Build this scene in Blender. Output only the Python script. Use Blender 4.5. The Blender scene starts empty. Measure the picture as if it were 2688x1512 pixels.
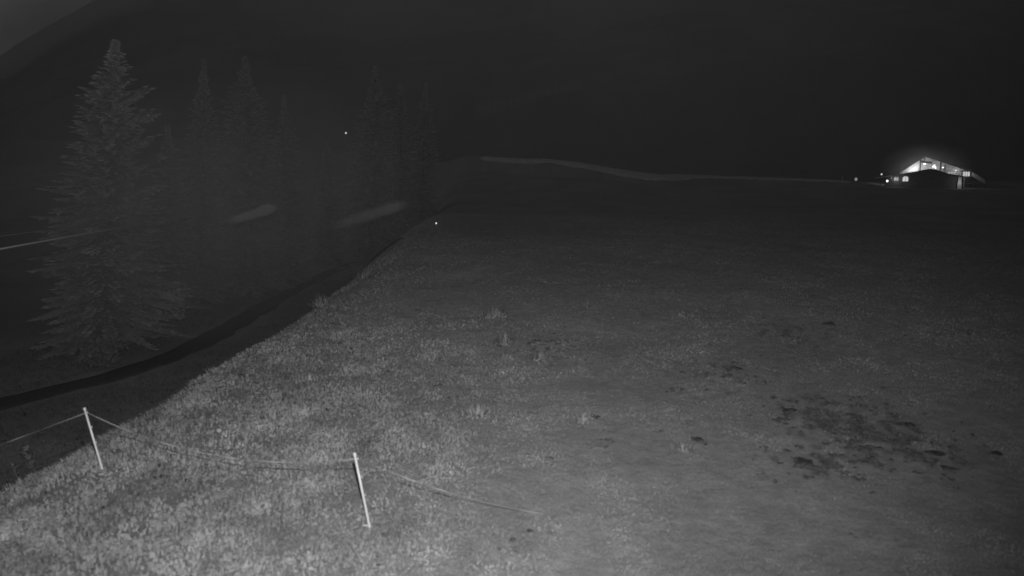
import bpy, bmesh, math, random
import numpy as np
from mathutils import Vector, Matrix

R = math.radians
rng = np.random.default_rng(7)
random.seed(7)
scene = bpy.context.scene
col = scene.collection

# ------------------------------------------------------------------ camera
CAM = np.array([0.0, 0.0, 5.0])          # webcam on a mast, 5 m above the meadow
FPX, PITCH = 2328.0, R(8.2)              # focal length in photo pixels (2688 wide)
cam_d = bpy.data.cameras.new('camera')
cam_d.sensor_width = 36.0
cam_d.lens = 36.0 * FPX / 2688.0
cam_d.dof.use_dof = True                  # fast night lens, wide open, focused on the lodge
cam_d.dof.focus_distance = 215
cam_d.dof.aperture_fstop = 1.0
cam_d.clip_start, cam_d.clip_end = 0.1, 9000
cam = bpy.data.objects.new('camera', cam_d)
cam.location = CAM
cam.rotation_euler = (math.pi / 2 - PITCH, 0, 0)
col.objects.link(cam)
scene.camera = cam

# ------------------------------------------------------------------ night sky
HAZE = 0.00016
SKY = 0.0083
MOON_EL, MOON_AZ = R(26), R(-62)     # moon glow behind the cloud, ahead to the left
world = bpy.data.worlds.new('World')
scene.world = world
world.use_nodes = True
nt = world.node_tree
bg = nt.nodes['Background']
sky = nt.nodes.new('ShaderNodeTexSky')
sky.sky_type = 'NISHITA'
sky.sun_disc = False
sky.sun_elevation = MOON_EL
sky.sun_rotation = MOON_AZ
bw = nt.nodes.new('ShaderNodeRGBToBW')   # the webcam sees one (near infrared) channel
nt.links.new(sky.outputs[0], bw.inputs[0])
nt.links.new(bw.outputs[0], bg.inputs['Color'])
bg.inputs['Strength'].default_value = SKY

# moonlight behind thin cloud
moon_d = bpy.data.lights.new('moon', 'SUN')
moon_d.energy = 0.006
moon_d.angle = R(12)
moon = bpy.data.objects.new('moon', moon_d)
moon.rotation_euler = Vector((math.sin(MOON_AZ) * math.cos(MOON_EL), math.cos(MOON_AZ) * math.cos(MOON_EL), math.sin(MOON_EL))).to_track_quat('Z', 'Y').to_euler()
col.objects.link(moon)

# the webcam's own infrared floodlight, mounted beside the lens
ir_d = bpy.data.lights.new('infrared_floodlight', 'SPOT')
ir_d.energy = 17000
ir_d.spot_size = R(106)
ir_d.spot_blend = 1.0
ir_d.shadow_soft_size = 0.03
ir = bpy.data.objects.new('infrared_floodlight', ir_d)
ir.location = (0.1, 0.0, 5.8)
col.objects.link(ir)

scene.view_settings.view_transform = 'Standard'
scene.view_settings.look = 'None'
scene.view_settings.exposure = 0.0
scene.view_settings.gamma = 1.0
scene.render.engine = 'CYCLES'
scene.cycles.use_denoising = True
scene.cycles.max_bounces = 4
scene.cycles.diffuse_bounces = 2
scene.cycles.sample_clamp_indirect = 2.0
scene.cycles.volume_bounces = 1

# ------------------------------------------------------------------ pixels to directions
CP, SP = math.cos(PITCH), math.sin(PITCH)
def ray(px, py):
    a, b = (px - 1344) / FPX, (756 - py) / FPX
    return np.array([a, CP + b * SP, -SP + b * CP])      # y component about 1

def on_ray(px, py, y):
    d = ray(px, py)
    return CAM + d * (y / d[1])

aim = Vector(ray(1020, 270))
ir.rotation_euler = aim.to_track_quat('-Z', 'Y').to_euler()

# ------------------------------------------------------------------ noise and terrain
_T = np.random.default_rng(3).random((256, 256))
def vnoise(x, y):
    x = np.asarray(x, float); y = np.asarray(y, float)
    xi, yi = np.floor(x).astype(int), np.floor(y).astype(int)
    fx, fy = x - xi, y - yi
    fx, fy = fx * fx * (3 - 2 * fx), fy * fy * (3 - 2 * fy)
    g = lambda i, j: _T[i & 255, j & 255]
    return (g(xi, yi) * (1 - fx) + g(xi + 1, yi) * fx) * (1 - fy) + (g(xi, yi + 1) * (1 - fx) + g(xi + 1, yi + 1) * fx) * fy
def fbm(x, y, o=4):
    s, a, t = 0, 1.0, 0
    for i in range(o):
        s = s + a * vnoise(x * 2 ** i + 17.3 * i, y * 2 ** i + 5.1 * i); t += a; a *= .5
    return s / t - .5
def sstep(a, b, t):
    t = np.clip((t - a) / (b - a), 0, 1)
    return t * t * (3 - 2 * t)

def near_z(y):
    return .7 * sstep(14, 48, y)
_e = []
for a, b in [(90, 1240), (280, 1150), (410, 1052), (560, 980), (690, 908), (780, 852), (870, 792), (950, 735), (1020, 690)]:
    d = ray(a, b); t = np.arange(5, 120, .02); p = CAM[:, None] + d[:, None] * t
    i = int(np.argmax(p[2] < near_z(p[1]))); _e.append((p[1, i], p[0, i] - .5))
_e.sort()
EDGE_Y = [-40, 6] + [q[0] for q in _e] + [120, 300]
EDGE_X = [_e[0][1] - .2, _e[0][1]] + [q[1] for q in _e] + [_e[-1][1] - 3.0, _e[-1][1] - 9]
def edge_x(y):
    y = np.asarray(y, float)
    return np.interp(y, EDGE_Y, EDGE_X) + .9 * fbm(y * .35, y * 0 + 3.3, 3)
def crest_y(x):
    return np.interp(x, [-60, -10, 10, 34, 75, 110, 200], [330, 300, 250, 212, 222, 232, 240])
def crest_z(x):
    return np.interp(x, [-60, -10, 6, 17, 26, 34, 52, 75, 92, 140, 200], [10, 6.2, 5.4, 4.7, 3.1, 1.7, 1.15, .55, -.55, -.6, 3])
def H(x, y):
    x = np.asarray(x, float); y = np.asarray(y, float)
    cy, cz = crest_y(x), crest_z(x)
    dip = near_z(y) - 2.6 * sstep(60, 135, y)
    rise = .36 * sstep(130, cy - 10, y) + .64 * sstep(cy - 18, cy, y)
    m = dip * (1 - rise) + cz * rise
    m = m - 45 * sstep(cy + 3, cy + 170, y)
    m = m + .5 * fbm(x * .06, y * .06) + .16 * fbm(x * .45, y * .45, 3)
    s = edge_x(y) - x
    deep = 11 - 5.0 * sstep(125, 210, y)
    d = deep * sstep(-1.2, 1.0, (s - 6.2) / 6.6) + .012 * np.maximum(s - 10, 0)
    d = d * (1 - .6 * sstep(0, 120, y - 240))
    z = m - d + .5 * fbm(x * .15 + 9, y * .15) * sstep(4, 14, s)
    z = z + 6 * sstep(40, 110, s)                          # far side of the gully climbs again
    return z

# mountain flank, in polar coordinates round the webcam
RX = [-1000, 0, 125, 250, 420, 700, 1100, 1700, 2300, 2900, 3800]
RY = [520, 150, 70, 0, -70, -130, -170, -210, -190, -160, -120]
_az, _el = [], []
for a, b in zip(RX, RY):
    d = ray(a, b)
    _az.append(math.atan2(d[0], d[1])); _el.append(math.atan2(d[2], math.hypot(d[0], d[1])))
def HM(x, y):
    x = np.asarray(x, float); y = np.asarray(y, float)
    r, az = np.hypot(x, y), np.arctan2(x, y)
    top = 1650 * np.tan(np.interp(az, _az, _el)) + 5
    t = np.clip((r - 330) / (1650 - 330), 0, 1)
    z = -70 + (top + 70) * (t ** 1.1)
    z = z + 70 * fbm(x * .004, y * .004) * np.clip(t * 3, 0, 1) * np.clip((1.06 - t) * 4, .25, 1)
    return np.where(r > 1650, z - (r - 1650) * .6, z)
def HH(x, y):
    return np.maximum(H(x, y), np.where(np.hypot(x, y) > 331, HM(x, y), -1e3))
def at(px, py, fn=None, lift=0.0):
    d = ray(px, py)
    t = np.concatenate([np.arange(4, 420, .08), np.arange(420, 2400, 1.0)])
    p = CAM[:, None] + d[:, None] * t
    below = p[2] < (fn or HH)(p[0], p[1]) + lift
    i = int(np.argmax(below)) if below.any() else len(t) - 1
    return p[:, i].copy()

# ------------------------------------------------------------------ materials (grey: near infrared reflectance)
def mat(name, grey=.2, rough=.9, spread=.0, scale=3.0, attr=None, bump=0.0, spec=.2, detail=4):
    m = bpy.data.materials.new(name); m.use_nodes = True
    n = m.node_tree; b = n.nodes['Principled BSDF']
    b.inputs['Roughness'].default_value = rough
    b.inputs['Specular IOR Level'].default_value = spec
    b.inputs['Base Color'].default_value = (grey, grey, grey, 1)
    if spread or bump:
        tc = n.nodes.new('ShaderNodeTexCoord')
        tx = n.nodes.new('ShaderNodeTexNoise'); tx.inputs['Scale'].default_value = scale
        tx.inputs['Detail'].default_value = detail; tx.inputs['Roughness'].default_value = .65 if detail < 9 else .78
        n.links.new(tc.outputs['Object'], tx.inputs['Vector'])
        mr = n.nodes.new('ShaderNodeMapRange')
        mr.inputs['From Min'].default_value = .28; mr.inputs['From Max'].default_value = .72
        mr.inputs['To Min'].default_value = grey * (1 - spread); mr.inputs['To Max'].default_value = grey * (1 + spread)
        n.links.new(tx.outputs['Fac'], mr.inputs['Value'])
        out = mr.outputs[0]
        if attr:
            at_ = n.nodes.new('ShaderNodeAttribute'); at_.attribute_name = attr
            mu = n.nodes.new('ShaderNodeMath'); mu.operation = 'MULTIPLY'
            n.links.new(out, mu.inputs[0]); n.links.new(at_.outputs['Fac'], mu.inputs[1]); out = mu.outputs[0]
        n.links.new(out, b.inputs['Base Color'])
        if bump:
            bp = n.nodes.new('ShaderNodeBump'); bp.inputs['Strength'].default_value = bump; bp.inputs['Distance'].default_value = .1
            n.links.new(tx.outputs['Fac'], bp.inputs['Height']); n.links.new(bp.outputs[0], b.inputs['Normal'])
    elif attr:
        at_ = n.nodes.new('ShaderNodeAttribute'); at_.attribute_name = attr
        mu = n.nodes.new('ShaderNodeMath'); mu.operation = 'MULTIPLY'; mu.inputs[1].default_value = grey
        n.links.new(at_.outputs['Fac'], mu.inputs[0]); n.links.new(mu.outputs[0], b.inputs['Base Color'])
    return m
def soft_normals(m, k):
    '''leaf and needle masses: shading normal leaning to the zenith, as a dense sward scatters light'''
    n = m.node_tree; b = n.nodes['Principled BSDF']
    g_ = n.nodes.new('ShaderNodeNewGeometry'); mx = n.nodes.new('ShaderNodeMix'); mx.data_type = 'VECTOR'
    mx.inputs['Factor'].default_value = k; mx.inputs[5].default_value = (0, 0, 1)
    n.links.new(g_.outputs['Normal'], mx.inputs[4])
    nm = n.nodes.new('ShaderNodeVectorMath'); nm.operation = 'NORMALIZE'
    n.links.new(mx.outputs[1], nm.inputs[0]); n.links.new(nm.outputs[0], b.inputs['Normal'])
def emit(name, strength):
    m = bpy.data.materials.new(name); m.use_nodes = True
    b = m.node_tree.nodes['Principled BSDF']
    b.inputs['Base Color'].default_value = (.5, .5, .5, 1)
    b.inputs['Emission Color'].default_value = (1, 1, 1, 1)
    b.inputs['Emission Strength'].default_value = strength
    m.cycles.emission_sampling = 'NONE'
    return m

M = dict(
    ground=mat('turf', .29, spread=.34, scale=2.6, bump=.9, attr='tone', detail=9),
    mountain=mat('mountainside', .155, spread=.20, scale=.011, attr='tone', detail=8),
    blade=mat('grass_blade', .27, attr='tone', rough=.8),
    leaf=mat('weed_leaf', .5, spread=.25, scale=9, rough=.7),
    heap=mat('dark_earth', .055, spread=.5, scale=14, bump=.8, rough=1),
    soil=mat('bare_soil', .10, spread=.5, scale=14, bump=.8, rough=1),
    asphalt=mat('asphalt', .075, spread=.35, scale=2.2, rough=.95),
    gravel=mat('gravel', .60, spread=.22, scale=.8, rough=1),
    needle=mat('spruce_needles', .58, spread=.15, scale=.9, attr='tone', rough=.8),
    dark_leaf=mat('dark_foliage', .22, spread=.25, scale=1.5, attr='tone', rough=.8),
    bark=mat('bark', .08, spread=.4, scale=6, bump=.6),
    plastic=mat('white_plastic', .42, spread=.08, scale=30, rough=.4, spec=.5),
    tape=mat('fence_tape', .23, rough=.6),
    steel=mat('steel_cable', .5, rough=.45, spec=.5),
    wood=mat('larch_cladding', .42, spread=.2, scale=2.2, rough=.7),
    darkwood=mat('dark_timber', .05, spread=.3, scale=3, rough=.8),
    roofing=mat('dark_roofing', .05, spread=.25, scale=1.5, rough=.8),
    plaster=mat('white_render', .7, spread=.06, scale=2, rough=.9),
    stone=mat('rubble_stone', .22, spread=.4, scale=3, bump=.6),
    metal=mat('lamp_metal', .08, rough=.5, spec=.5),
)

soft_normals(M['blade'], .62); soft_normals(M['needle'], .36); soft_normals(M['dark_leaf'], .36)

# ------------------------------------------------------------------ mesh helpers
def mesh_np(name, verts, faces, m, parent=None, tone=None, smooth=False):
    me = bpy.data.meshes.new(name)
    v = np.asarray(verts, np.float32).reshape(-1, 3); f = np.asarray(faces, np.int32)
    n, k = f.shape
    me.vertices.add(len(v)); me.vertices.foreach_set('co', v.ravel())
    me.loops.add(n * k); me.loops.foreach_set('vertex_index', f.ravel())
    me.polygons.add(n); me.polygons.foreach_set('loop_start', np.arange(0, n * k, k, dtype=np.int32))
    me.polygons.foreach_set('use_smooth', np.full(n, smooth))
    if tone is not None:
        a = me.attributes.new('tone', 'FLOAT', 'POINT'); a.data.foreach_set('value', np.asarray(tone, np.float32))
    me.update(calc_edges=True); me.materials.append(m)
    o = bpy.data.objects.new(name, me); col.objects.link(o)
    if parent: o.parent = parent
    return o
def obj(name, bm, m, parent=None, smooth=False):
    me = bpy.data.meshes.new(name); bm.to_mesh(me); bm.free()
    if smooth:
        for p in me.polygons: p.use_smooth = True
    me.materials.append(m)
    o = bpy.data.objects.new(name, me); col.objects.link(o)
    if parent: o.parent = parent
    return o
def thing(name, loc, label, cat, group=None, rz=0):
    o = bpy.data.objects.new(name, None); col.objects.link(o)
    o.location = loc; o.rotation_euler.z = rz; o.empty_display_size = .2
    return tag(o, label, cat, group)
def tag(o, label=None, cat=None, group=None, kind=None):
    if label: o['label'] = label
    if cat: o['category'] = cat
    if group: o['group'] = group
    if kind: o['kind'] = kind
    return o
def box(bm, x0, x1, y0, y1, z0, z1, bev=0):
    g = bmesh.ops.create_cube(bm, size=1)
    for v in g['verts']:
        v.co = Vector((x0 + (v.co.x + .5) * (x1 - x0), y0 + (v.co.y + .5) * (y1 - y0), z0 + (v.co.z + .5) * (z1 - z0)))
    if bev:
        es = list({e for v in g['verts'] for e in v.link_edges})
        bmesh.ops.bevel(bm, geom=es, offset=bev, segments=1, affect='EDGES')
def B(*a, **k):
    bm = bmesh.new(); box(bm, *a, **k); return bm
def tube(bm, pts, rad, n=8, cap=True):
    pts = [Vector(p) for p in pts]; rings = []
    rad = rad if hasattr(rad, '__len__') else [rad] * len(pts)
    for i, p in enumerate(pts):
        t = (pts[min(i + 1, len(pts) - 1)] - pts[max(i - 1, 0)]).normalized()
        s = t.cross(Vector((0, 0, 1)))
        s = s.normalized() if s.length > 1e-3 else Vector((1, 0, 0))
        u = s.cross(t)
        rings.append([bm.verts.new(p + (s * math.cos(2 * math.pi * k / n) + u * math.sin(2 * math.pi * k / n)) * rad[i]) for k in range(n)])
    for a, b in zip(rings, rings[1:]):
        for k in range(n): bm.faces.new((a[k], a[(k + 1) % n], b[(k + 1) % n], b[k]))
    if cap:
        bm.faces.new(rings[0][::-1]); bm.faces.new(rings[-1])
def prism(bm, prof, y0, y1):
    a = [bm.verts.new((x, y0, z)) for x, z in prof]; b = [bm.verts.new((x, y1, z)) for x, z in prof]
    bm.faces.new(a); bm.faces.new(b[::-1])
    for i in range(len(prof)):
        j = (i + 1) % len(prof); bm.faces.new((a[j], a[i], b[i], b[j]))
    bmesh.ops.recalc_face_normals(bm, faces=bm.faces[:])
def ball(bm, c, r, sub=2, sz=1):
    g = bmesh.ops.create_icosphere(bm, subdivisions=sub, radius=r)
    for v in g['verts']: v.co = Vector((v.co.x, v.co.y, v.co.z * sz)) + Vector(c)

# ------------------------------------------------------------------ the setting: ground, mountain
gx = np.sinh(np.linspace(-4.8, 4.8, 520)) * 320 / math.sinh(4.8)
gy = np.sinh(np.linspace(-.9, 4.6, 460)) * 620 / math.sinh(4.6)
X, Y = np.meshgrid(gx, gy)
Z = H(X, Y)
nx, ny = len(gx), len(gy)
idx = np.arange(nx * ny).reshape(ny, nx)
quad = np.stack([idx[:-1, :-1], idx[:-1, 1:], idx[1:, 1:], idx[1:, :-1]], -1).reshape(-1, 4)
tone = 1 + .5 * fbm(X * .16, Y * .09 + 4, 4)
def HG(x, y):
    '''height of the ground sheet itself (bilinear on its grid)'''
    i = np.clip(np.searchsorted(gx, x) - 1, 0, nx - 2); j = np.clip(np.searchsorted(gy, y) - 1, 0, ny - 2)
    u_ = (x - gx[i]) / (gx[i + 1] - gx[i]); v_ = (y - gy[j]) / (gy[j + 1] - gy[j])
    return (Z[j, i] * (1 - u_) + Z[j, i + 1] * u_) * (1 - v_) + (Z[j + 1, i] * (1 - u_) + Z[j + 1, i + 1] * u_) * v_
tone = tone * (1 + .55 * sstep(6, 13, edge_x(Y) - X) * (1 - sstep(26, 44, edge_x(Y) - X)) * (Y > 15) * (1 - sstep(120, 170, Y)))      # gully ground painted lighter, so it reads as better lit
# worn, thinly grown turf in the trampled corner of the meadow
WORN = [(2240, 1120, 1.05, 1.7, .95), (2190, 1215, .9, .7, .6), (1900, 990, .7, 1.4, .3), (2060, 880, 1.0, 1.6, .35), (1420, 905, .9, 1.8, .3)]
WP = [(at(a, b, H), rx, ry, w) for a, b, rx, ry, w in WORN]
def worn(x, y):
    w = 0
    for p, rx, ry, a in WP:
        q = ((x - p[0]) / rx) ** 2 + ((y - p[1]) / ry) ** 2
        w = np.maximum(w, a * np.exp(-q * .8))
    n = fbm(x * 6.5, y * 4.6, 4) * 3.6 + .5
    return np.clip((w * 1.25 + n - 1.05) * 2.2, 0, 1) * np.clip(w * 4, 0, 1)
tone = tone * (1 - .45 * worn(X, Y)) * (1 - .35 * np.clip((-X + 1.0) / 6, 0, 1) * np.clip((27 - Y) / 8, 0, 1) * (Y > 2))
for px, py in np.linspace((1168, 735), (1278, 704), 9):                                     # a trail of light painted into the turf tone
    p = at(px, py, H); tone = tone + .10 * np.exp(-((X - p[0]) / .3) ** 2 - ((Y - p[1]) / .9) ** 2)
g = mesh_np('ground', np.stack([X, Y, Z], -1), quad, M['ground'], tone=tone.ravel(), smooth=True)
tag(g, 'dark alpine meadow falling away to a gully', None, None, 'structure')

az = np.linspace(R(-62), R(62), 640)
rr = np.concatenate([np.linspace(335, 1650, 170), np.linspace(1670, 2500, 20)])
A, RR = np.meshgrid(az, rr)
MX, MY = RR * np.sin(A), RR * np.cos(A)
idx = np.arange(A.size).reshape(A.shape)
quad = np.stack([idx[:-1, :-1], idx[:-1, 1:], idx[1:, 1:], idx[1:, :-1]], -1).reshape(-1, 4)
mt = 1 + .7 * fbm(A * 14, RR * .004, 5)
for px, py, sx, sy, amp in [(1560, 70, 190, 130, .2), (980, 40, 330, 110, .2), (2000, 260, 260, 200, .15)]:   # pale mist patches painted into the rock tone
    p = at(px, py, HM)
    a0, r0 = math.atan2(p[0], p[1]), math.hypot(p[0], p[1])
    mt = mt + amp * np.exp(-((A - a0) / (sx / FPX)) ** 2 - ((RR - r0) / (sy * 1.9)) ** 2) * (1 + 1.2 * fbm(A * 30, RR * .01, 4))
for px, py in np.linspace((1262, 288), (1518, 222), 14):                                    # a faint trail of light slanting up, painted into the rock tone
    p = at(px, py, HM); a0, r0 = math.atan2(p[0], p[1]), math.hypot(p[0], p[1])
    mt = np.maximum(mt, 1 + .75 * np.exp(-((A - a0) / (13 / FPX)) ** 2 - ((RR - r0) / 22) ** 2))
mo = mesh_np('mountain', np.stack([MX, MY, HM(MX, MY)], -1), quad, M['mountain'], tone=mt.ravel(), smooth=True)
tag(mo, 'dark mountainside closing off the valley', None, None, 'structure')

def ribbon(name, pts, widths, m, fn, lift, label, across=None, jag=.25, n=60, kind='structure'):
    """a strip of ground cover laid over the terrain along a list of plan points, with a raised body"""
    P = np.array([p[:2] for p in pts]); d = np.r_[0, np.cumsum(np.hypot(*np.diff(P, axis=0).T))]
    t = np.linspace(0, d[-1], n); c = np.stack([np.interp(t, d, P[:, 0]), np.interp(t, d, P[:, 1])], -1)
    for _ in range(3): c[1:-1] = (c[:-2] + 2 * c[1:-1] + c[2:]) / 4
    tg = np.gradient(c, axis=0); tg /= np.linalg.norm(tg, axis=1)[:, None]
    nr = np.stack([-tg[:, 1], tg[:, 0]], -1)
    w = np.interp(t, d, widths)
    rows = []
    for k, s in enumerate([-1, -.94, -.5, 0, .5, .94, 1]):
        j = 1 + jag * (vnoise(t * .35 + 40 * (s > 0), t * 0 + 7) - .5)
        q = c + nr * (w * .5 * s * j)[:, None]
        z = fn(q[:, 0], q[:, 1]) + (lift if 0 < k < 6 else -.25)
        rows.append(np.c_[q, z])
    V = np.stack(rows, 1); i = np.arange(n * 7).reshape(n, 7)
    f = np.stack([i[:-1, :-1], i[:-1, 1:], i[1:, 1:], i[1:, :-1]], -1).reshape(-1, 4)
    o = mesh_np(name, V, f, m, smooth=True)
    tag(o, label, None, None, kind)
    return o
road_px = [(-260, 1130), (-120, 1093), (0, 1058), (100, 1036), (200, 1014), (300, 988), (400, 955), (480, 925), (560, 886), (640, 840), (700, 802), (780, 757), (850, 723), (940, 688), (1000, 668)]
ribbon('road', [at(a, b, H) for a, b in road_px], [2.7] * len(road_px), M['asphalt'], HG, .10, 'narrow dark asphalt lane curving below the meadow bank', jag=.4, n=220)
path_px = [(1265, 414), (1300, 417), (1400, 423), (1500, 431), (1600, 447), (1680, 461), (1740, 467), (1800, 463), (1900, 466), (2000, 470), (2130, 475), (2230, 478)]
ribbon('gravel_path', [at(a, b, H, .0) for a, b in path_px], [1.6, 1.8, 2, 2, 2.6, 4.5, 7.5, 6.5, 4.5, 3.2, 2.2, 1.6], M['gravel'], HG, .22, 'pale gravel path along the meadow crest leading to the lodge', n=160)

# ------------------------------------------------------------------ spruces
def spruce(name, base, h, rad, seed, label, lean=(0, 0), dens=1.0, detail=10, group='spruces along the gully', ex=.8, boughs=()):
    r = np.random.default_rng(seed)
    t = thing(name, base, label, 'spruce tree', group)
    bm = bmesh.new()
    pts = [(lean[0] * h * s, lean[1] * h * s, h * s) for s in np.linspace(0, 1, 9)]
    pts[0] = (0, 0, -.6)
    tube(bm, pts, [.014 * h * (1 - .97 * s) + .01 for s in np.linspace(0, 1, 9)], 8)
    obj('trunk', bm, M['bark'], t)
    V, F, T = [], [], []
    nb = int(26 * h * dens)
    for b in range(nb + len(boughs)):
        s = (b + r.random()) / nb
        s = s ** .85 * .97 + .03
        z0 = h * s
        a = b * 2.399963 + r.normal(0, .35)
        L = (rad * (1 - s) ** ex * min(1, .22 + .78 * (1 - s) / .2) + .2) * r.choice([.55, .8, .95, 1.08, 1.28], p=[.15, .25, .3, .2, .1])
        if boughs and .5 < s < .86 and math.cos(a) > .3: L *= .72
        lift_ = 0
        if b >= nb:
            s, a, L = boughs[b - nb]; z0 = h * s; lift_ = .3
        if b < nb: L *= 1 + .75 * float(fbm(math.cos(a) * 1.3 + seed * 3.7, math.sin(a) * 1.3 + s * 7, 3))
        up = lift_ + .35 * s - .12 + r.normal(0, .06)
        dr = (.55 - .35 * s) * L * .35 + r.random() * .1 * L
        ca, sa = math.cos(a), math.sin(a)
        c0 = np.array([lean[0] * z0, lean[1] * z0, z0])
        u = np.linspace(0.08, 1, detail)
        C = np.stack([ca * L * u, sa * L * u, up * L * u - dr * u ** 1.6 + .18 * L * np.clip(u - .7, 0, 1)], -1) + c0
        out, sd = np.array([ca, sa, 0]), np.array([-sa, ca, 0])
        tb = r.uniform(.85, 1.12)
        for k in range(detail):
            env = .62 * math.sin(math.pi * min(1, .18 + u[k] * .8)) * (L * .34 + .12)
            for side in (-1, 1, 0, -1, 1):
                ln = env * r.uniform(.5, 1.1) * (1.25 if detail < 12 else 1.05)
                w = .17 + .06 * L * r.uniform(.6, 1.2)
                tip = C[k] + out * ln * r.uniform(.35, .8) + sd * side * ln * r.uniform(.5, 1) + np.array([0, 0, -ln * r.uniform(.1, .75) * (1.1 if side == 0 else .6)])
                base_ = out * w if side else sd * w
                n = len(V)
                V += [C[k] - base_, C[k] + base_, tip + r.normal(0, .04, 3)]
                F.append((n, n + 1, n + 2)); T += [tb * .92, tb * .92, tb * r.uniform(.95, 1.12)]
    mesh_np('crown', V, F, M['needle'], t, tone=T)
    return t
def plant_spruce(px_top, py_top, dist, base_px, rad, seed, label, **k):
    d = ray(base_px, 700); x = d[0] * dist; gz = float(H(x, dist))
    top = on_ray(px_top, py_top, dist)
    h = top[2] - gz
    return spruce('spruce', (x, dist, gz), h, rad, seed, label, lean=((top[0] - x) / h, 0), **k)

plant_spruce(303, 106, 74, 250, 5.5, 1, 'tallest, nearest spruce, its ragged branches crossed by the lift cable', detail=15, dens=1.35, ex=.62, boughs=[(q, w + e, l) for q, l in ((.80, 3.3), (.715, 4.0), (.655, 4.0), (.57, 4.6), (.50, 4.6)) for w, e in ((0, -.25), (0, .05), (0, -.5))])
plant_spruce(535, 155, 108, 515, 3.6, 2, 'slim pointed spruce second from the left, behind the big near one', dens=.9, detail=9)
plant_spruce(643, 148, 118, 655, 6.0, 3, 'broad spruce just behind the shorter, brighter light trail', dens=.9, detail=9, ex=.65)
plant_spruce(745, 250, 132, 745, 4.2, 4, 'shorter spruce between the broad one and the mountain lamp', dens=.85, detail=9)
plant_spruce(985, 172, 136, 965, 5.6, 5, 'tall faint spruce behind the long faint light trail', dens=.9, detail=9, ex=.65)
plant_spruce(1118, 216, 152, 1105, 4.0, 6, 'rightmost faint spruce, next to the start of the crest path', dens=.85, detail=9)
plant_spruce(1052, 205, 158, 1052, 3.8, 7, 'narrow faint spruce squeezed between the two right-hand ones', dens=.8, detail=9)
plant_spruce(858, 372, 150, 858, 3.8, 8, 'low spruce standing under the mountain lamp', dens=.8, detail=9)
plant_spruce(440, 330, 100, 440, 3.6, 9, 'half-hidden spruce at the flank of the big near one', dens=.9, detail=9)

def bush(base, h, rad, seed, label, m='needle'):
    r = np.random.default_rng(seed)
    t = thing('bush', base, label, 'bush', 'bushes under the spruces')
    bm = bmesh.new()
    for k in range(6):
        a = k * 1.1 + r.random()
        tube(bm, [(0, 0, -.3), (math.cos(a) * rad * .25, math.sin(a) * rad * .25, h * .4), (math.cos(a) * rad * .6, math.sin(a) * rad * .6, h * .8)], [.05, .035, .012], 5)
    obj('stem', bm, M['bark'], t)
    n = 2600
    d = r.normal(size=(n, 3)); d /= np.linalg.norm(d, axis=1)[:, None]
    q = d * (r.random(n) ** .4)[:, None]
    lob = 1 + .5 * (vnoise(d[:, 0] * 2.2 + 5, d[:, 1] * 2.2 + d[:, 2] * 2 + 9) - .5) * 2
    c = q * np.array([rad, rad, h * .52]) * lob[:, None] + np.array([0, 0, h * .55])
    c[:, 2] = np.maximum(c[:, 2], .05)
    e = r.normal(size=(n, 2, 3)) * .16
    V = np.stack([c, c + e[:, 0], c + e[:, 1]], 1).reshape(-1, 3)
    mesh_np('foliage', V, np.arange(n * 3).reshape(-1, 3), M[m], t, tone=np.repeat(.8 + .6 * r.random(n), 3))
bush(at(440, 842, H), 3.6, 2.2, 21, 'pale rounded bush beside the foot of the big spruce')
bush(at(262, 962, H), 1.9, 1.7, 22, 'low dark bush between the lane and the big spruce', 'dark_leaf')

# ------------------------------------------------------------------ lift cables
def cable(name, pix, y0, x0, slope, rad, label):
    pts = []
    ys = np.concatenate([np.linspace(-4, 60, 40), np.linspace(64, 196, 34)])
    px = np.array([a for a, b in pix]); py = np.array([b for a, b in pix])
    zy, zz = [], []
    for a, b in pix:                          # where each picture point meets the cable's vertical plane
        d = ray(a, b)
        y = (x0 - slope * y0) / (d[0] / d[1] - slope)
        zy.append(y); zz.append(5 + d[2] / d[1] * y)
    c = np.polyfit(zy, zz, 2 if len(pix) > 2 else 1)
    for y in ys: pts.append((x0 + slope * (y - y0), y, float(np.polyval(c, y)) if y < zy[-1] else float(np.polyval(c, zy[-1]) + (y - zy[-1]) * np.polyval(np.polyder(c), zy[-1]))))
    bm = bmesh.new(); tube(bm, pts, rad, 6)
    o = obj(name, bm, M['steel'], smooth=True)
    return tag(o, label, 'cable', 'lift cables')
cable('lift_cable', [(0, 655), (240, 609), (400, 584), (570, 562)], 22, -12.7, -.272, .026, 'thicker, lower lift cable crossing in front of the big spruce')
cable('lift_cable', [(0, 620), (90, 608)], 40, -23.1, -.28, .018, 'thin upper lift cable ending at the spruce beside the frame edge')

# ------------------------------------------------------------------ the lodge
HD = 215.0
hc = on_ray(2424, 480, HD)
K = HD / FPX * 1.0                                # metres per photo pixel at the lodge
gz = min(float(H(hc[0] + u, HD - 5)) for u in (-14, -8, 0, 8, 14))
lodge = thing('mountain_lodge', (hc[0], hc[1], hc[2]), 'brightly lit wooden mountain lodge with a gabled front on the crest', 'lodge', rz=-math.atan2(hc[0], hc[1]))
S = K
def U(px): return (px - 2424) * S
def V_(py): return (480 - py) * S
LB = gz - hc[2] - .6                              # foot of the walls below the local origin

def part(name, bm, m, parent=lodge, smooth=False): return obj(name, bm, M[m] if isinstance(m, str) else m, parent, smooth)
gable = [(U(2366), V_(454)), (U(2425), V_(413)), (U(2520), V_(447)), (U(2520), LB), (U(2366), LB)]
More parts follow.
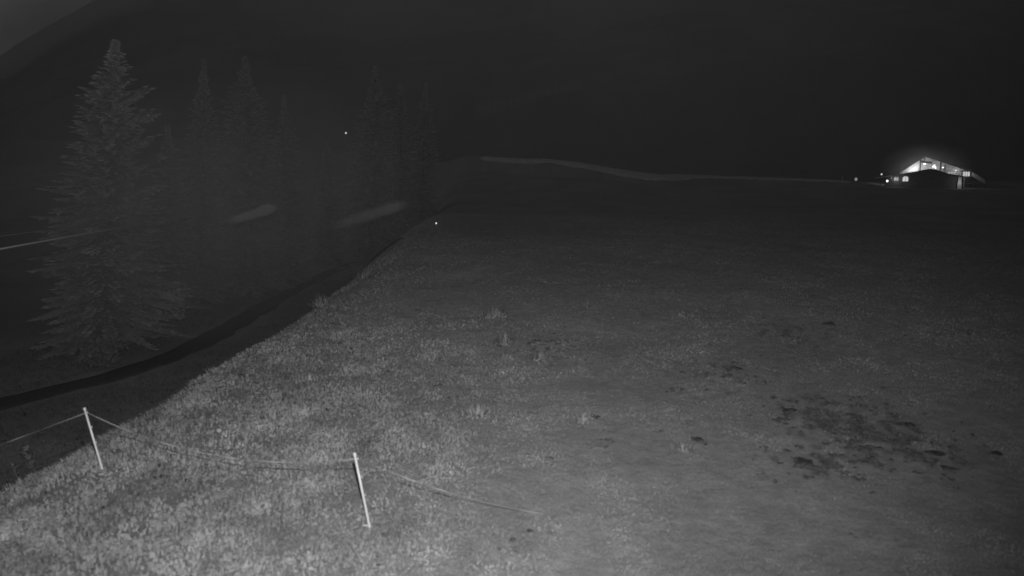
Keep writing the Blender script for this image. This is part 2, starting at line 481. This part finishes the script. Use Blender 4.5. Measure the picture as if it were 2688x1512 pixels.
# cladding boards of the lit gable, each its own piece, on a backing wall
bm = bmesh.new(); prism(bm, gable, .12, 9.0); wall = part('wall', bm, 'wood')
def gtop(u):
    return np.interp(u, [gable[0][0], gable[1][0], gable[2][0]], [gable[0][1], gable[1][1], gable[2][1]])
u = gable[0][0]; k = 0
while u < gable[2][0] - .3:
    w = .62
    bm = bmesh.new()
    prism(bm, [(u + .02, LB), (u + w - .02, LB), (u + w - .02, float(gtop(u + w - .02)) - .05), (u + .02, float(gtop(u + .02)) - .05)], .06 - .03 * (k % 2), .117)
    part('plank', bm, 'wood', wall); u += w; k += 1
# main roof, with a deep overhang to the front
rt = [(U(2361), V_(457.5)), (U(2425), V_(412)), (U(2531), V_(450)), (U(2531), V_(447)), (U(2425), V_(408.5)), (U(2361), V_(454))]
for a, b, nm in ((0, 1, 'roof'), (1, 2, 'roof')):
    lo0, lo1 = rt[a], rt[b]
    hi0, hi1 = (rt[5], rt[4]) if a == 0 else (rt[4], rt[3])
    bm = bmesh.new(); prism(bm, [lo0, lo1, hi1, hi0], -2.6, 9.6); part(nm, bm, 'roofing')
# dark posts and tie beam carrying the overhang
for px, top in ((2414, 421), (2461.5, 426)):
    part('post', B(U(px) - .16, U(px) + .16, -2.4, -2.08, LB, V_(top)), 'darkwood')
bm = bmesh.new(); prism(bm, [(U(2412), V_(428)), (U(2441), V_(431)), (U(2441), V_(425.5)), (U(2412), V_(421))], -2.45, -2.1); part('tie_beam', bm, 'darkwood')
bm = bmesh.new(); prism(bm, [(U(2421.5), V_(429)), (U(2424.5), V_(429)), (U(2424.5), V_(414)), (U(2421.5), V_(414))], -2.5, -2.2); part('king_post', bm, 'darkwood')
# door and people-high furniture shapes on the balcony
door = part('door', B(U(2468), U(2474.5), -.02, .02, LB + 1, V_(433), bev=.01), 'darkwood')
part('handle', B(U(2473), U(2473.6), -.08, -.02, V_(443), V_(442)), 'metal', door)
# front annex with its shallow roof
ann = [(U(2311), V_(466)), (U(2335), V_(462)), (U(2369), V_(456.5)), (U(2411), V_(448.5)), (U(2434), V_(443.5)), (U(2442), V_(443.5)), (U(2460), V_(448)), (U(2480), V_(455.5)), (U(2514), V_(461))]
bm = bmesh.new(); prism(bm, ann + [(x, z - .22) for x, z in ann[::-1]], -9.0, -2.75); part('annex_roof', bm, 'roofing')
bm = bmesh.new(); prism(bm, [(x, z + .03) for x, z in ann[:4]] + [(x, z - .20) for x, z in ann[:4][::-1]], -9.07, -9.003); part('fascia', bm, 'plaster')
wl = [(x, z - .24) for x, z in ann if U(2330) < x < U(2520)]
bm = bmesh.new(); prism(bm, [(wl[0][0], LB)] + wl + [(wl[-1][0], LB)], -7.6, -2.9); annex = part('annex_wall', bm, 'stone')
W_HI, W_MID, W_LO, W_DIM = emit('lit_pane_bright', 1.1), emit('lit_pane', .42), emit('lit_pane_soft', .2), emit('lit_pane_dim', .06)
def window(x0, x1, y0, y1, yf, m, panes=1, shape='box'):
    a, b, lo, hi = U(x0), U(x1), V_(y1), V_(y0)
    fr = bmesh.new(); t = .05
    for q in ((a - t, a, lo - t, hi + t), (b, b + t, lo - t, hi + t), (a, b, hi, hi + t), (a, b, lo - t, lo)):
        box(fr, q[0], q[1], yf - .08, yf + .02, q[2], q[3])
    f = part('window', fr, 'darkwood')
    w = (b - a) / panes
    for i in range(panes):
        if i:
            part('mullion', B(a + w * i - .035, a + w * i + .035, yf - .07, yf, lo, hi), 'darkwood', f)
        part('pane', B(a + w * i + .036, a + w * (i + 1) - .036, yf - .04, yf - .01, lo, hi), m, f)
    return f
window(2347, 2351, 460.5, 470, -7.64, W_DIM, 1)
window(2354.5, 2366, 465, 473.5, -7.64, W_LO, 2)
window(2479, 2498, 450.5, 455.5, -2.0, W_MID, 3)
# arched lit doorway of the annex
cx, rw = U(2382), (U(2388.5) - U(2375.5)) / 2
arch = [(cx - rw, V_(474.5)), (cx + rw, V_(474.5))] + [(cx + rw * math.cos(t), V_(467) + (V_(462) - V_(467)) * math.sin(t)) for t in np.linspace(0, math.pi, 9)]
bm = bmesh.new(); prism(bm, arch, -7.68, -7.62); arch_o = part('arched_window', bm, emit('arched_glow', .62))
bm = bmesh.new(); box(bm, cx - .03, cx + .03, -7.73, -7.685, V_(474.5), V_(462.2)); part('mullion', bm, 'darkwood', arch_o)
# white corner pillar and right wing with its window and sloping parapet
bm = bmesh.new()
for v0, v1, w in ((459.5, 476, .34), (476, 480, .42)):
    box(bm, U(2505.5) - w, U(2505.5) + w, -8.2 - w, -8.2 + w, V_(v1) if v1 < 479 else LB, V_(v0))
pil = part('pillar', bm, 'plaster')
wing = part('wing_wall', B(U(2520.1), U(2535), -1.0, 7.0, LB, V_(447.5)), 'darkwood')
window(2513.5, 2530, 450.5, 462, -1.25, W_MID, 3)
part('wing_front', B(U(2511), U(2532), -1.2, -1.01, V_(464), V_(448)), 'darkwood')
for k in range(9):                                 # boards of the stair parapet
    x0, x1 = 2534 + k * 3.4, 2534 + k * 3.4 + 3.2
    top = lambda x: V_(450.5 + (x - 2534) * .66)
    bm = bmesh.new(); prism(bm, [(U(x0), top(x0) - 1.0), (U(x1), top(x1) - 1.0), (U(x1), top(x1)), (U(x0), top(x0))], -2.06, -2.0)
    part('parapet_board', bm, 'wood')
bm = bmesh.new(); prism(bm, [(U(2533), top(2533) - 1.15), (U(2565), top(2565) - 1.15), (U(2565), top(2565) - 1.0), (U(2533), top(2533) - 1.0)], -2.2, -.6); part('stair_stringer', bm, 'darkwood')
part('post', B(U(2563), U(2565), -1.9, -1.7, LB, top(2565) - 1.1), 'darkwood')

def light(name, x, y, z, watts, parent=lodge, r=.12):
    d = bpy.data.lights.new(name, 'POINT'); d.energy = watts; d.shadow_soft_size = r
    o = bpy.data.objects.new(name, d); o.location = (x, y, z); o.parent = parent; col.objects.link(o)
BULB, GLOW = emit('bulb', 6.0), emit('bulb_soft', 2.2)
def wall_lamp(px, py, y, watts, size=.16, m=BULB, back=None):
    bm = bmesh.new(); box(bm, U(px) - size, U(px) + size, y - size, y + size, V_(py) - size, V_(py) + size, bev=size * .3)
    o = part('lamp_glass', bm, m)
    part('lamp_bracket', B(U(px) - .03, U(px) + .03, y + size, (back if back is not None else y + .5), V_(py) - .03, V_(py) + .03), 'metal', o)
    if watts: light('lamp_light', U(px), y - size - .12, V_(py), watts)
wall_lamp(2424, 431, -.7, 45, .2, back=.03)
wall_lamp(2467.5, 440, -.6, 18, .12, GLOW, back=.03)
# branched chandelier over the balcony
bm = bmesh.new(); tube(bm, [(U(2447), -1.4, V_(430)), (U(2447), -1.4, V_(421.5))], .03, 6); ch = part('chandelier', bm, 'metal')
for k, (dx, dy) in enumerate([(0, 0), (-2.5, 1.5), (2, 2.5), (3.5, 6), (-4.5, 3), (1, -3), (5, 4)]):
    bm = bmesh.new(); ball(bm, (U(2447 + dx), -1.4 + .2 * math.sin(k * 2), V_(436 + dy)), .13 if k < 3 else .08, 2)
    part('bulb', bm, BULB if k < 4 else GLOW, ch)
    bm = bmesh.new(); tube(bm, [(U(2447), -1.4, V_(430)), (U(2447 + dx), -1.4 + .2 * math.sin(k * 2), V_(436 + dy) + .1)], .02, 5); part('arm', bm, 'metal', ch)
light('chandelier_light', U(2447), -1.9, V_(439), 62)
light('gable_light', U(2396), -1.6, V_(446), 290)      # flood hidden behind the annex roof
light('gable_light', U(2406), -1.5, V_(440), 100)
light('gable_light', U(2498), -1.7, V_(447), 45)
light('porch_light', U(2360), -8.7, V_(469), 14)
light('pillar_light', U(2504), -9.6, V_(475), 14)
light('parapet_light', U(2526), -3.6, V_(457), 26)
# small things round the lodge
def lamp_thing(px, py, dist, label, size, strength, foot=None, pole_to=None, side=0, cat='lamp'):
    c = on_ray(px, py, dist); gz_ = float(HH(c[0], c[1]))
    t = thing('lamp_post', (c[0], c[1], gz_), label, cat, 'small lamps in the distance')
    hgt = c[2] - gz_
    top = (on_ray(px, pole_to, dist)[2] - gz_) if pole_to else hgt - size
    bm = bmesh.new(); tube(bm, [(side, .0 + size * 1.5, -.4), (side, size * 1.5, max(top, .2))], max(.04, size * .3), 6); obj('pole', bm, M['metal'], t)
    bm = bmesh.new(); tube(bm, [(side, size * 1.5, max(hgt, .2)), (0, size * .5, max(hgt, .2))], max(.03, size * .2), 6); obj('bracket', bm, M['metal'], t)
    bm = bmesh.new(); ball(bm, (0, 0, hgt), size, 2, 1.15); obj('globe', bm, emit('globe', strength), t, True)
    return t
lamp_thing(2329, 475, HD - 8, 'brightest small lamp on the ground in front of the lodge', .20, 4.0)
lamp_thing(2314, 457.5, HD - 6, 'lamp beside the tip of the long low lodge eave', .2, .6)
lamp_thing(2247, 470.5, HD - 3, 'lone lamp on the path short of the lodge, with a pole', .34, .2, pole_to=442, side=-.75)
for px, py, foot, lab in ((1145, 586, 596, 'tiny lamp at the bank edge below the crest path'), (908, 349, 352, 'tiny lamp high on the dark mountainside above the spruces')):
    q = at(px, foot); lamp_thing(px, py, q[1], lab, 2.1 * q[1] / FPX, .8)
p = on_ray(2212, 472, HD); bm = bmesh.new(); zz = float(H(p[0], p[1]))
tube(bm, [(p[0], p[1], zz - .4), (p[0], p[1], p[2] + .6)], [.09, .07], 8); box(bm, p[0] - .12, p[0] + .12, p[1] - .12, p[1] + .12, p[2] + .6, p[2] + .68)
tag(obj('marker_post', bm, M['plaster']), 'thin pale marker post by the path, left of the lodge', 'post')
p = on_ray(2365, 455, HD - 2); zz = float(H(p[0], p[1])); fl = thing('flagpole', (p[0], p[1], zz), 'slim pole rising beside the lit left gable slope', 'pole')
bm = bmesh.new(); tube(bm, [(0, 0, -.5), (0, 0, on_ray(2365, 429, HD - 2)[2] - zz)], [.09, .05], 8); obj('shaft', bm, M['plaster'], fl)
bm = bmesh.new(); ball(bm, (0, 0, on_ray(2365, 429, HD - 2)[2] - zz + .06), .09, 2); obj('finial', bm, M['metal'], fl)
p = on_ray(2549, 481, HD - 6); zz = float(H(p[0], p[1]))
bn = thing('bench', (p[0], p[1], p[2] - .45), 'low wooden bench on the ground below the stair parapet', 'bench')
for k in range(3): obj('slat', B(-1.0, 1.0, -.22 + .16 * k, -.08 + .16 * k, .42, .46), M['wood'], bn)
for x in (-.8, .75): obj('leg', B(x, x + .06, -.2, .2, min(-.3, zz - p[2]), .415), M['darkwood'], bn)

# ------------------------------------------------------------------ fence: posts and tape
def fence_post(top_px, foot_px, label):
    foot = at(*foot_px, H); d = ray(*top_px)
    top = CAM + d * ((foot[1] + .05) / d[1])
    L = np.linalg.norm(top - foot)
    t = thing('fence_post', tuple(foot), label, 'fence post', 'white electric fence posts')
    w = top - foot; v = w / L
    bm = bmesh.new()
    tube(bm, [tuple(v * q) for q in (-.15, 0, L * .5, L)], [.008, .019, .017, .015], 8); obj('shaft', bm, M['plastic'], t, True)
    bm = bmesh.new(); tube(bm, [tuple(v * q) for q in (L - .02, L + .012, L + .02)], [.021, .021, .012], 8); obj('cap', bm, M['plastic'], t)
    for q in (.93, .70, .46):
        c = v * L * q
        bm = bmesh.new(); tube(bm, [tuple(c + np.array([.012, -.01, 0])), tuple(c + np.array([.035, -.02, .012])), tuple(c + np.array([.035, -.02, .04]))], .007, 6); obj('insulator', bm, M['plastic'], t)
    bm = bmesh.new(); tube(bm, [tuple(v * .07 + np.array([-.09, 0, 0])), tuple(v * .07), tuple(v * .07 + np.array([.02, 0, 0]))], .008, 6); obj('step', bm, M['plastic'], t)
    return foot + v * L * .93 + np.array([.03, -.02, .02]), top
a1, top1 = fence_post((222, 1073), (271, 1240), 'left fence post, standing against the dark gully')
a2, top2 = fence_post((931, 1192), (972, 1392), 'right fence post, standing in the lit grass')
def tape(p, q, sag, turns, label, seed):
    p, q = np.array(p), np.array(q); n = 160
    s = np.linspace(0, 1, n); c = p + (q - p) * s[:, None]; c[:, 2] -= sag * 4 * s * (1 - s)
    tg = (q - p) / np.linalg.norm(q - p); sd = np.cross(tg, [0, 0, 1]); sd /= np.linalg.norm(sd); up = np.cross(sd, tg)
    ang = s * turns * 2 * math.pi + 1.2 * np.sin(s * 9 + seed)
    o = (np.cos(ang)[:, None] * sd + np.sin(ang)[:, None] * up) * .006
    th = (-np.sin(ang)[:, None] * sd + np.cos(ang)[:, None] * up) * .0012
    V = np.stack([c + o + th, c - o + th, c - o - th, c + o - th], 1).reshape(-1, 3); i = np.arange(n * 4).reshape(n, 4)
    F = np.concatenate([np.stack([i[:-1, k], i[:-1, (k + 1) % 4], i[1:, (k + 1) % 4], i[1:, k]], -1) for k in range(4)])
    return tag(mesh_np('fence_tape', V, F, M['tape']), label, 'fence tape', 'electric fence tape')
tape(on_ray(-330, 1285, a1[1] + 1.5), a1, .02, 2.3, 'twisted fence tape running down from the left post to the frame edge', 1)
tape(a1, a2, .33, 3.0, 'slack fence tape hanging between the two white posts', 2)
tape(a2, at(1430, 1350, H), .10, 1.6, 'fence tape dropping into the grass from the right post', 3)

# ------------------------------------------------------------------ plants at the bank edge, tufts, earth heaps
def weed(top_px, foot_px, label, seed):
    r = np.random.default_rng(seed)
    foot = at(*foot_px, H); d = ray(*top_px); top = CAM + d * (foot[1] / d[1])
    t = thing('thistle', tuple(foot), label, 'weed', 'tall weeds at the bank edge')
    w = top - foot; L = np.linalg.norm(w); sg = np.linspace(0, 1, 6)
    C = [w * s + np.array([.02 * math.sin(s * 4 + seed), 0, 0]) for s in sg]; C[0] = C[0] - np.array([0, 0, .1])
    bm = bmesh.new(); tube(bm, [tuple(c) for c in C], [.012, .011, .010, .009, .007, .004], 6); obj('stem', bm, M['leaf'], t)
    for k in range(13):
        s = .22 + .78 * k / 12; c = w * s; a = k * 2.4 + r.random(); ln = (.16 - .05 * s) * L / .35 * r.uniform(.7, 1.2)
        o = np.array([math.cos(a), math.sin(a), .35 + .5 * s]); o /= np.linalg.norm(o); sd = np.cross(o, [0, 0, 1]); sd /= np.linalg.norm(sd); nrm = np.cross(sd, o)
        V, m = [], 7
        for j in range(m):
            q = j / (m - 1); wd = ln * (.26 * math.sin(math.pi * min(1, q * .9 + .1))) * (1.3 if j % 2 else .75) + .002
            b = c + o * ln * q + np.array([0, 0, -.25 * ln * q * q])
            V += [b - sd * wd, b + nrm * .01, b + sd * wd]
        F = [(j * 3 + e, j * 3 + e + 1, j * 3 + e + 4, j * 3 + e + 3) for j in range(m - 1) for e in (0, 1)]
        mesh_np('leaf', V, F, M['leaf'], t)
    bm = bmesh.new()
    for k in range(5):
        a = k * 1.26; ball(bm, tuple(w + np.array([.03 * math.cos(a) * (k > 0), .03 * math.sin(a) * (k > 0), .012 - .02 * (k > 0)])), .022, 1, 1.3)
    obj('flower_head', bm, M['leaf'], t)
weed((64, 1180), (93, 1246), 'tall thistle silhouetted against the gully, left of the left post', 1)
weed((32, 1222), (50, 1262), 'shorter thistle close to the frame corner', 2)

def tuft(px, py, h, n, spread, label, seed):
    r = np.random.default_rng(seed); p = at(px, py, H)
    V, F, T = [], [], []
    for k in range(n):
        a, tl = r.random() * 6.283, r.random() ** .6 * .9; g1, g2 = r.normal(0, 1, 2); rd = math.hypot(g1, g2); a = math.atan2(g2, g1) + r.normal(0, .6)
        ln = h * r.uniform(.35, 1.15) * math.exp(-.35 * rd); tl = min(1.2, .25 + .4 * rd * r.random() + .2 * r.random())
        b = np.array([g1 * spread, g2 * spread, -.03]); o = np.array([math.cos(a), math.sin(a), 0]); s = np.array([-o[1], o[0], 0])
        w = .010 + .008 * r.random(); i = len(V)
        for q in (0, .4, .75, 1):
            c = b + o * ln * tl * q ** 1.6 + np.array([0, 0, ln * (q - .35 * tl * q * q)])
            V += [c - s * w * (1 - q * .85), c + s * w * (1 - q * .85)]
        F += [(i + 2 * j, i + 2 * j + 1, i + 2 * j + 3, i + 2 * j + 2) for j in range(3)]; T += [1.0 + .25 * r.random()] * 8
    t = thing('grass_tuft', tuple(p), label, 'grass tuft', 'tall grass tufts in the meadow')
    mesh_np('blades', V, F, M['blade'], t, tone=T)['kind'] = 'stuff'
tuft(1420, 945, .42, 150, .16, 'bristly grass tuft mid-meadow, with dark worn turf around it', 1)
tuft(1325, 905, .55, 130, .12, 'upright pale grass tuft left of the bristly one', 2)
tuft(1255, 1090, .30, 170, .20, 'bright low grass tuft in the middle of the lit meadow', 3)
tuft(1535, 1105, .26, 120, .14, 'grass tuft next to the round earth heap', 4)
tuft(1795, 1185, .26, 110, .12, 'forked grass tuft beside the ragged dark earth heap', 5)
tuft(965, 728, .9, 120, .22, 'weedy tuft where the bank edge fades into the dark', 6)
tuft(850, 800, .6, 140, .25, 'long grass tuft on the upper bank edge', 7)
tuft(800, 822, .5, 110, .25, 'grass tuft on the bank edge below the long one', 8)
tuft(345, 1112, .40, 150, .2, 'grass tuft on the bank edge where the slack tape meets it', 9)
tuft(1300, 830, .7, 120, .2, 'tall dim grass tuft farthest out in the middle meadow', 10)

def heap(px, py, wpx, label, seed):
    r = np.random.default_rng(seed); p = at(px, py, H); rad = wpx / FPX * p[1] / 2 * .72
    bm = bmesh.new(); g_ = bmesh.ops.create_icosphere(bm, subdivisions=3, radius=1)
    for v in g_['verts']:
        c = v.co.copy(); k = .75 + .8 * float(vnoise(c.x * 2.2 + seed * 7, c.y * 2.2 + c.z * 1.7 + 3)) * (1 + .3 * r.random())
        v.co = Vector((c.x * rad * k, c.y * rad * 1.25 * k, c.z * rad * .42 * k))
    o = obj('earth_heap', bm, M['heap'], smooth=True); o.location = (p[0], p[1], p[2] - rad * .05); o.rotation_euler.z = r.random() * 6
    return tag(o, label, 'earth heap', 'dark earth heaps in the meadow')
for i, (a, b, w, l) in enumerate([
    (1832, 1158, 44, 'ragged dark earth heap standing alone in the lit meadow'),
    (1557, 1096, 40, 'round earth heap beside a grass tuft'),
    (2175, 851, 34, 'small dark earth heap alone, farthest out on the right meadow'),
    (2076, 1080, 46, 'dark earth heap at the left rim of the worn patch'),
    (2388, 1118, 40, 'small earth heap at the right rim of the worn patch'),
    (2448, 1192, 54, 'long flat earth heap right of the worn patch'),
    (2612, 1193, 42, 'earth heap nearest the right frame edge'),
    (2488, 1232, 48, 'earth heap below the long flat one'),
    (2110, 1216, 60, 'flat earth heap at the front of the worn patch'),
    (630, 990, 44, 'flat dark earth heap near the bank edge'),
    (1150, 1012, 22, 'tiny earth heap in the middle of the bright meadow'),
    (1935, 968, 30, 'small earth heap left of and beyond the worn patch')]):
    heap(a, b, w, l, i + 1)
# crumbled soil: thick in the worn patch, a scatter of specks elsewhere
def specks(n0, box_, thr):
    q = np.stack([rng.uniform(box_[0], box_[1], n0), rng.uniform(box_[2], box_[3], n0)], -1)
    w = np.maximum(worn(q[:, 0], q[:, 1]), .75 * np.clip((fbm(q[:, 0] * 1.7 + 31, q[:, 1] * 1.3, 4) - thr) * 9, 0, 1))
    return q[rng.random(n0) < w]
c0 = WP[0][0]
q = np.concatenate([specks(9000, (c0[0] - 4, c0[0] + 4, c0[1] - 5, c0[1] + 6), .30), specks(30000, (-6, 14, 10, 32), .25)])
n = len(q)
oc = np.array([[1, 0, 0], [-1, 0, 0], [0, 1, 0], [0, -1, 0], [0, 0, .38], [0, 0, -.4]])
sz = rng.uniform(.015, .06, n)
V = (oc[None] * rng.uniform(.5, 1.4, (n, 6, 1)) * sz[:, None, None] * np.array([1.2, 1.2, 1]) + rng.normal(0, .012, (n, 6, 3))) + np.c_[q, HG(q[:, 0], q[:, 1]) + .015][:, None]
of = np.array([[0, 2, 4], [2, 1, 4], [1, 3, 4], [3, 0, 4], [2, 0, 5], [1, 2, 5], [3, 1, 5], [0, 3, 5]])
tag(mesh_np('soil_clods', V.reshape(-1, 3), (of[None] + 6 * np.arange(n)[:, None, None]).reshape(-1, 3), M['soil']), 'crumbled dark soil clods in the trampled turf', None, None, 'stuff')

# ------------------------------------------------------------------ grass
def grass(name, n, y0, y1, hgt, wid, label, power=1.0, below=False):
    y = y0 + (y1 - y0) * rng.random(n) ** power
    half = y * .60 + 1.5
    x = (rng.random(n) * 2 - 1) * half
    ex = edge_x(y)
    if below: x = ex - 4 - 30 * rng.random(n)
    cl = fbm(x * .9, y * .7, 3) * 2.2
    fade = 1.0 if below else sstep(y0 * .98, y0 * 1.25, y) if y0 > 10 else 1 - sstep(y1 * .72, y1, y)
    herb0 = np.clip((-x + 1.0) / 6, 0, 1) * np.clip((27 - y) / 8, 0, 1)
    gap = np.clip(.75 + 2.6 * fbm(x * 2.3 + 50, y * 2.0, 3), .4, 1)
    keep = (rng.random(n) < fade * (1 - herb0 * (1 - gap))) & ((np.abs(x - np.interp(y, ROAD[:, 1], ROAD[:, 0])) > 2.1 + .8 * rng.random(n)) if below else (x > ex - (5 if y0 < 30 else 3))) & (np.abs(x) < half) & (rng.random(n) < np.clip(.8 + .6 * cl, .3, 1)) & (worn(x, y) < .30 + .5 * rng.random(n))
    x, y, cl, ex = x[keep], y[keep], cl[keep], ex[keep]; n = len(x)
    edge = np.exp(-np.abs(x - ex) / 1.2)
    herb = sstep(2.5, -4.5, x) if False else np.clip((-x + 1.0) / 6, 0, 1) * np.clip((27 - y) / 8, 0, 1)
    ln = hgt * rng.uniform(.5, 1.2, n) * (1 + .5 * np.clip(cl, -.4, 1)) * (1 + 2.2 * herb * (.4 + 1.2 * np.clip(.5 + 2 * fbm(x * 1.6, y * 1.4 + 9, 3), 0, 1)) + 2.2 * edge)
    a = rng.random(n) * 2 * math.pi; tl = rng.uniform(.25, 1.15, n)
    o = np.stack([np.cos(a), np.sin(a), 0 * a], -1); s = np.stack([-o[:, 1], o[:, 0], 0 * a], -1)
    b = np.stack([x, y, HG(x, y) - .012], -1)
    w = (wid * (.5 + 1.1 * rng.random(n) ** 2) * 1.1 * (1 + (1.0 + 2.2 * (rng.random(n) < .12)) * herb))[:, None]
    c1 = b + o * (ln * tl * .45)[:, None] + np.array([0, 0, 1]) * (ln * .62)[:, None]
    c2 = b + o * (ln * tl * 1.05)[:, None] + np.array([0, 0, 1]) * (ln * (1 - .45 * tl))[:, None]
    V = np.stack([b - s * w * .5, b + s * w * .5, c1 + s * w * .55, c1 - s * w * .55, c2], 1).reshape(-1, 3)
    i = np.arange(n)[:, None] * 5
    F = np.concatenate([i + [0, 1, 2], i + [0, 2, 3], i + [3, 2, 4]])
    t = np.clip(rng.normal(1, .06, n) * (1 + .5 * fbm(x * .16, y * .09 + 4, 4)) * (1 + 1.1 * fbm(x * 1.9 + 70, y * 1.5, 3)) * (1 - .1 * herb) * (1 + .12 * cl), .4, 1.8)
    o_ = mesh_np(name, V, F, M['blade'], tone=np.repeat(t, 5))
    return tag(o_, label, None, None, 'stuff')
grass('grass', 480000, 6.5, 30, .036, .011, 'short meadow grass lit by the webcam floodlight', power=1.35)
grass('grass', 260000, 20, 80, .05, .022, 'dim meadow grass farther out', power=1.5)
ROAD = np.array(sorted([at(a, b, H).tolist() for a, b in road_px], key=lambda q: q[1]))
grass('grass', 90000, 28, 130, .26, .055, 'rough uncut grass down in the gully beside the lane', power=1.2, below=True)

# ------------------------------------------------------------------ thin night mist over the whole valley
bm = bmesh.new(); box(bm, -2900, 2900, -400, 2900, -460, 620)
hz = bpy.data.materials.new('haze'); hz.use_nodes = True
hz.node_tree.nodes.remove(hz.node_tree.nodes['Principled BSDF'])
pv = hz.node_tree.nodes.new('ShaderNodeVolumePrincipled')
pv.inputs['Color'].default_value = (.92, .92, .92, 1)
pv.inputs['Density'].default_value = HAZE
hz.node_tree.links.new(pv.outputs[0], hz.node_tree.nodes['Material Output'].inputs['Volume'])
tag(obj('haze', bm, hz), 'thin even mist filling the valley air', None, None, 'stuff')

# ------------------------------------------------------------------ mist: light trails and a veil in the gully, mountain banks, an added lodge halo
def mist(c, rx, ry, rz, tilt, density, label):
    m = bpy.data.materials.new('mist'); m.use_nodes = True
    m.node_tree.nodes.remove(m.node_tree.nodes['Principled BSDF'])
    v = m.node_tree.nodes.new('ShaderNodeVolumePrincipled')
    v.inputs['Color'].default_value = (.95, .95, .95, 1)
    n = m.node_tree; L_ = n.links.new
    def math_(op, a, b=None):
        q = n.nodes.new('ShaderNodeMath'); q.operation = op; q.use_clamp = op == 'SUBTRACT'
        for k, x in enumerate((a, b)):
            if x is None: continue
            if isinstance(x, (int, float)): q.inputs[k].default_value = x
            else: L_(x, q.inputs[k])
        return q.outputs[0]
    tc = n.nodes.new('ShaderNodeTexCoord'); sc_ = n.nodes.new('ShaderNodeVectorMath'); sc_.operation = 'DIVIDE'
    L_(tc.outputs['Object'], sc_.inputs[0]); sc_.inputs[1].default_value = (rx, ry, rz)
    ln = n.nodes.new('ShaderNodeVectorMath'); ln.operation = 'LENGTH'; L_(sc_.outputs[0], ln.inputs[0])
    nz = n.nodes.new('ShaderNodeTexNoise'); nz.inputs['Scale'].default_value = 2.4; nz.inputs['Detail'].default_value = 3
    of_ = n.nodes.new('ShaderNodeVectorMath'); of_.operation = 'ADD'; of_.inputs[1].default_value = (c[0] % 7, c[1] % 5, 0)
    L_(sc_.outputs[0], of_.inputs[0]); L_(of_.outputs[0], nz.inputs['Vector'])
    fall = math_('SUBTRACT', 1.0, math_('POWER', ln.outputs['Value'], 1.8))
    L_(math_('MULTIPLY', math_('MULTIPLY', fall, math_('MULTIPLY', nz.outputs['Fac'], 2.0)), density * 1.9), v.inputs['Density'])
    m.node_tree.links.new(v.outputs[0], m.node_tree.nodes['Material Output'].inputs['Volume'])
    bm = bmesh.new(); bmesh.ops.create_icosphere(bm, subdivisions=4, radius=1)
    for q in bm.verts:
        q.co = Vector((q.co.x * rx * 1.02, q.co.y * ry * 1.02, q.co.z * rz * 1.02))
    o = obj('mist', bm, m, smooth=True); o.location = c; o.rotation_euler.y = -tilt
    return tag(o, label, None, None, 'stuff')
def px_mist(px, py, dist, wpx, hpx, tilt, tau, label, deep=1.0):
    k = dist / FPX; c = on_ray(px, py, dist)
    return mist(c, wpx * k, hpx * k * deep, hpx * k, tilt, tau / (2 * hpx * k * deep), label)
px_mist(662, 563, 58, 76, 14, R(16), 1.6, 'short bright light trail, shaped from mist, before the spruces')  # two mist strokes with thicker ends, added to stand for insect light trails
px_mist(695, 552, 58, 34, 17, R(16), 1.6, 'thicker end of the short bright light trail, shaped from mist')
px_mist(965, 566, 62, 118, 19, R(17), .6, 'long faint light trail, shaped from mist, before the spruces')
px_mist(1030, 545, 62, 46, 21, R(17), .5, 'thicker end of the long faint light trail, shaped from mist')
px_mist(560, 560, 58, 640, 400, R(4), .34, 'thin mist lying in the gully before the spruces', 1.1)
px_mist(100, 70, 1150, 440, 120, R(30), 1.5, 'mist blurring the mountain ridge in the corner', 2)
px_mist(1570, 50, 1000, 260, 160, R(10), .22, 'mist bank high on the mountain above the crest path')
px_mist(990, 20, 1000, 420, 130, R(-6), .22, 'mist bank at the top of the mountain')
lm = lodge.matrix_basis @ Vector((0.5, -5.0, 3.6))  # denser mist volume added here so the gable lights get a halo
mist(tuple(lm), 11.5, 5.0, 6.2, 0, .055, 'mist added round the lit lodge gable as its halo')
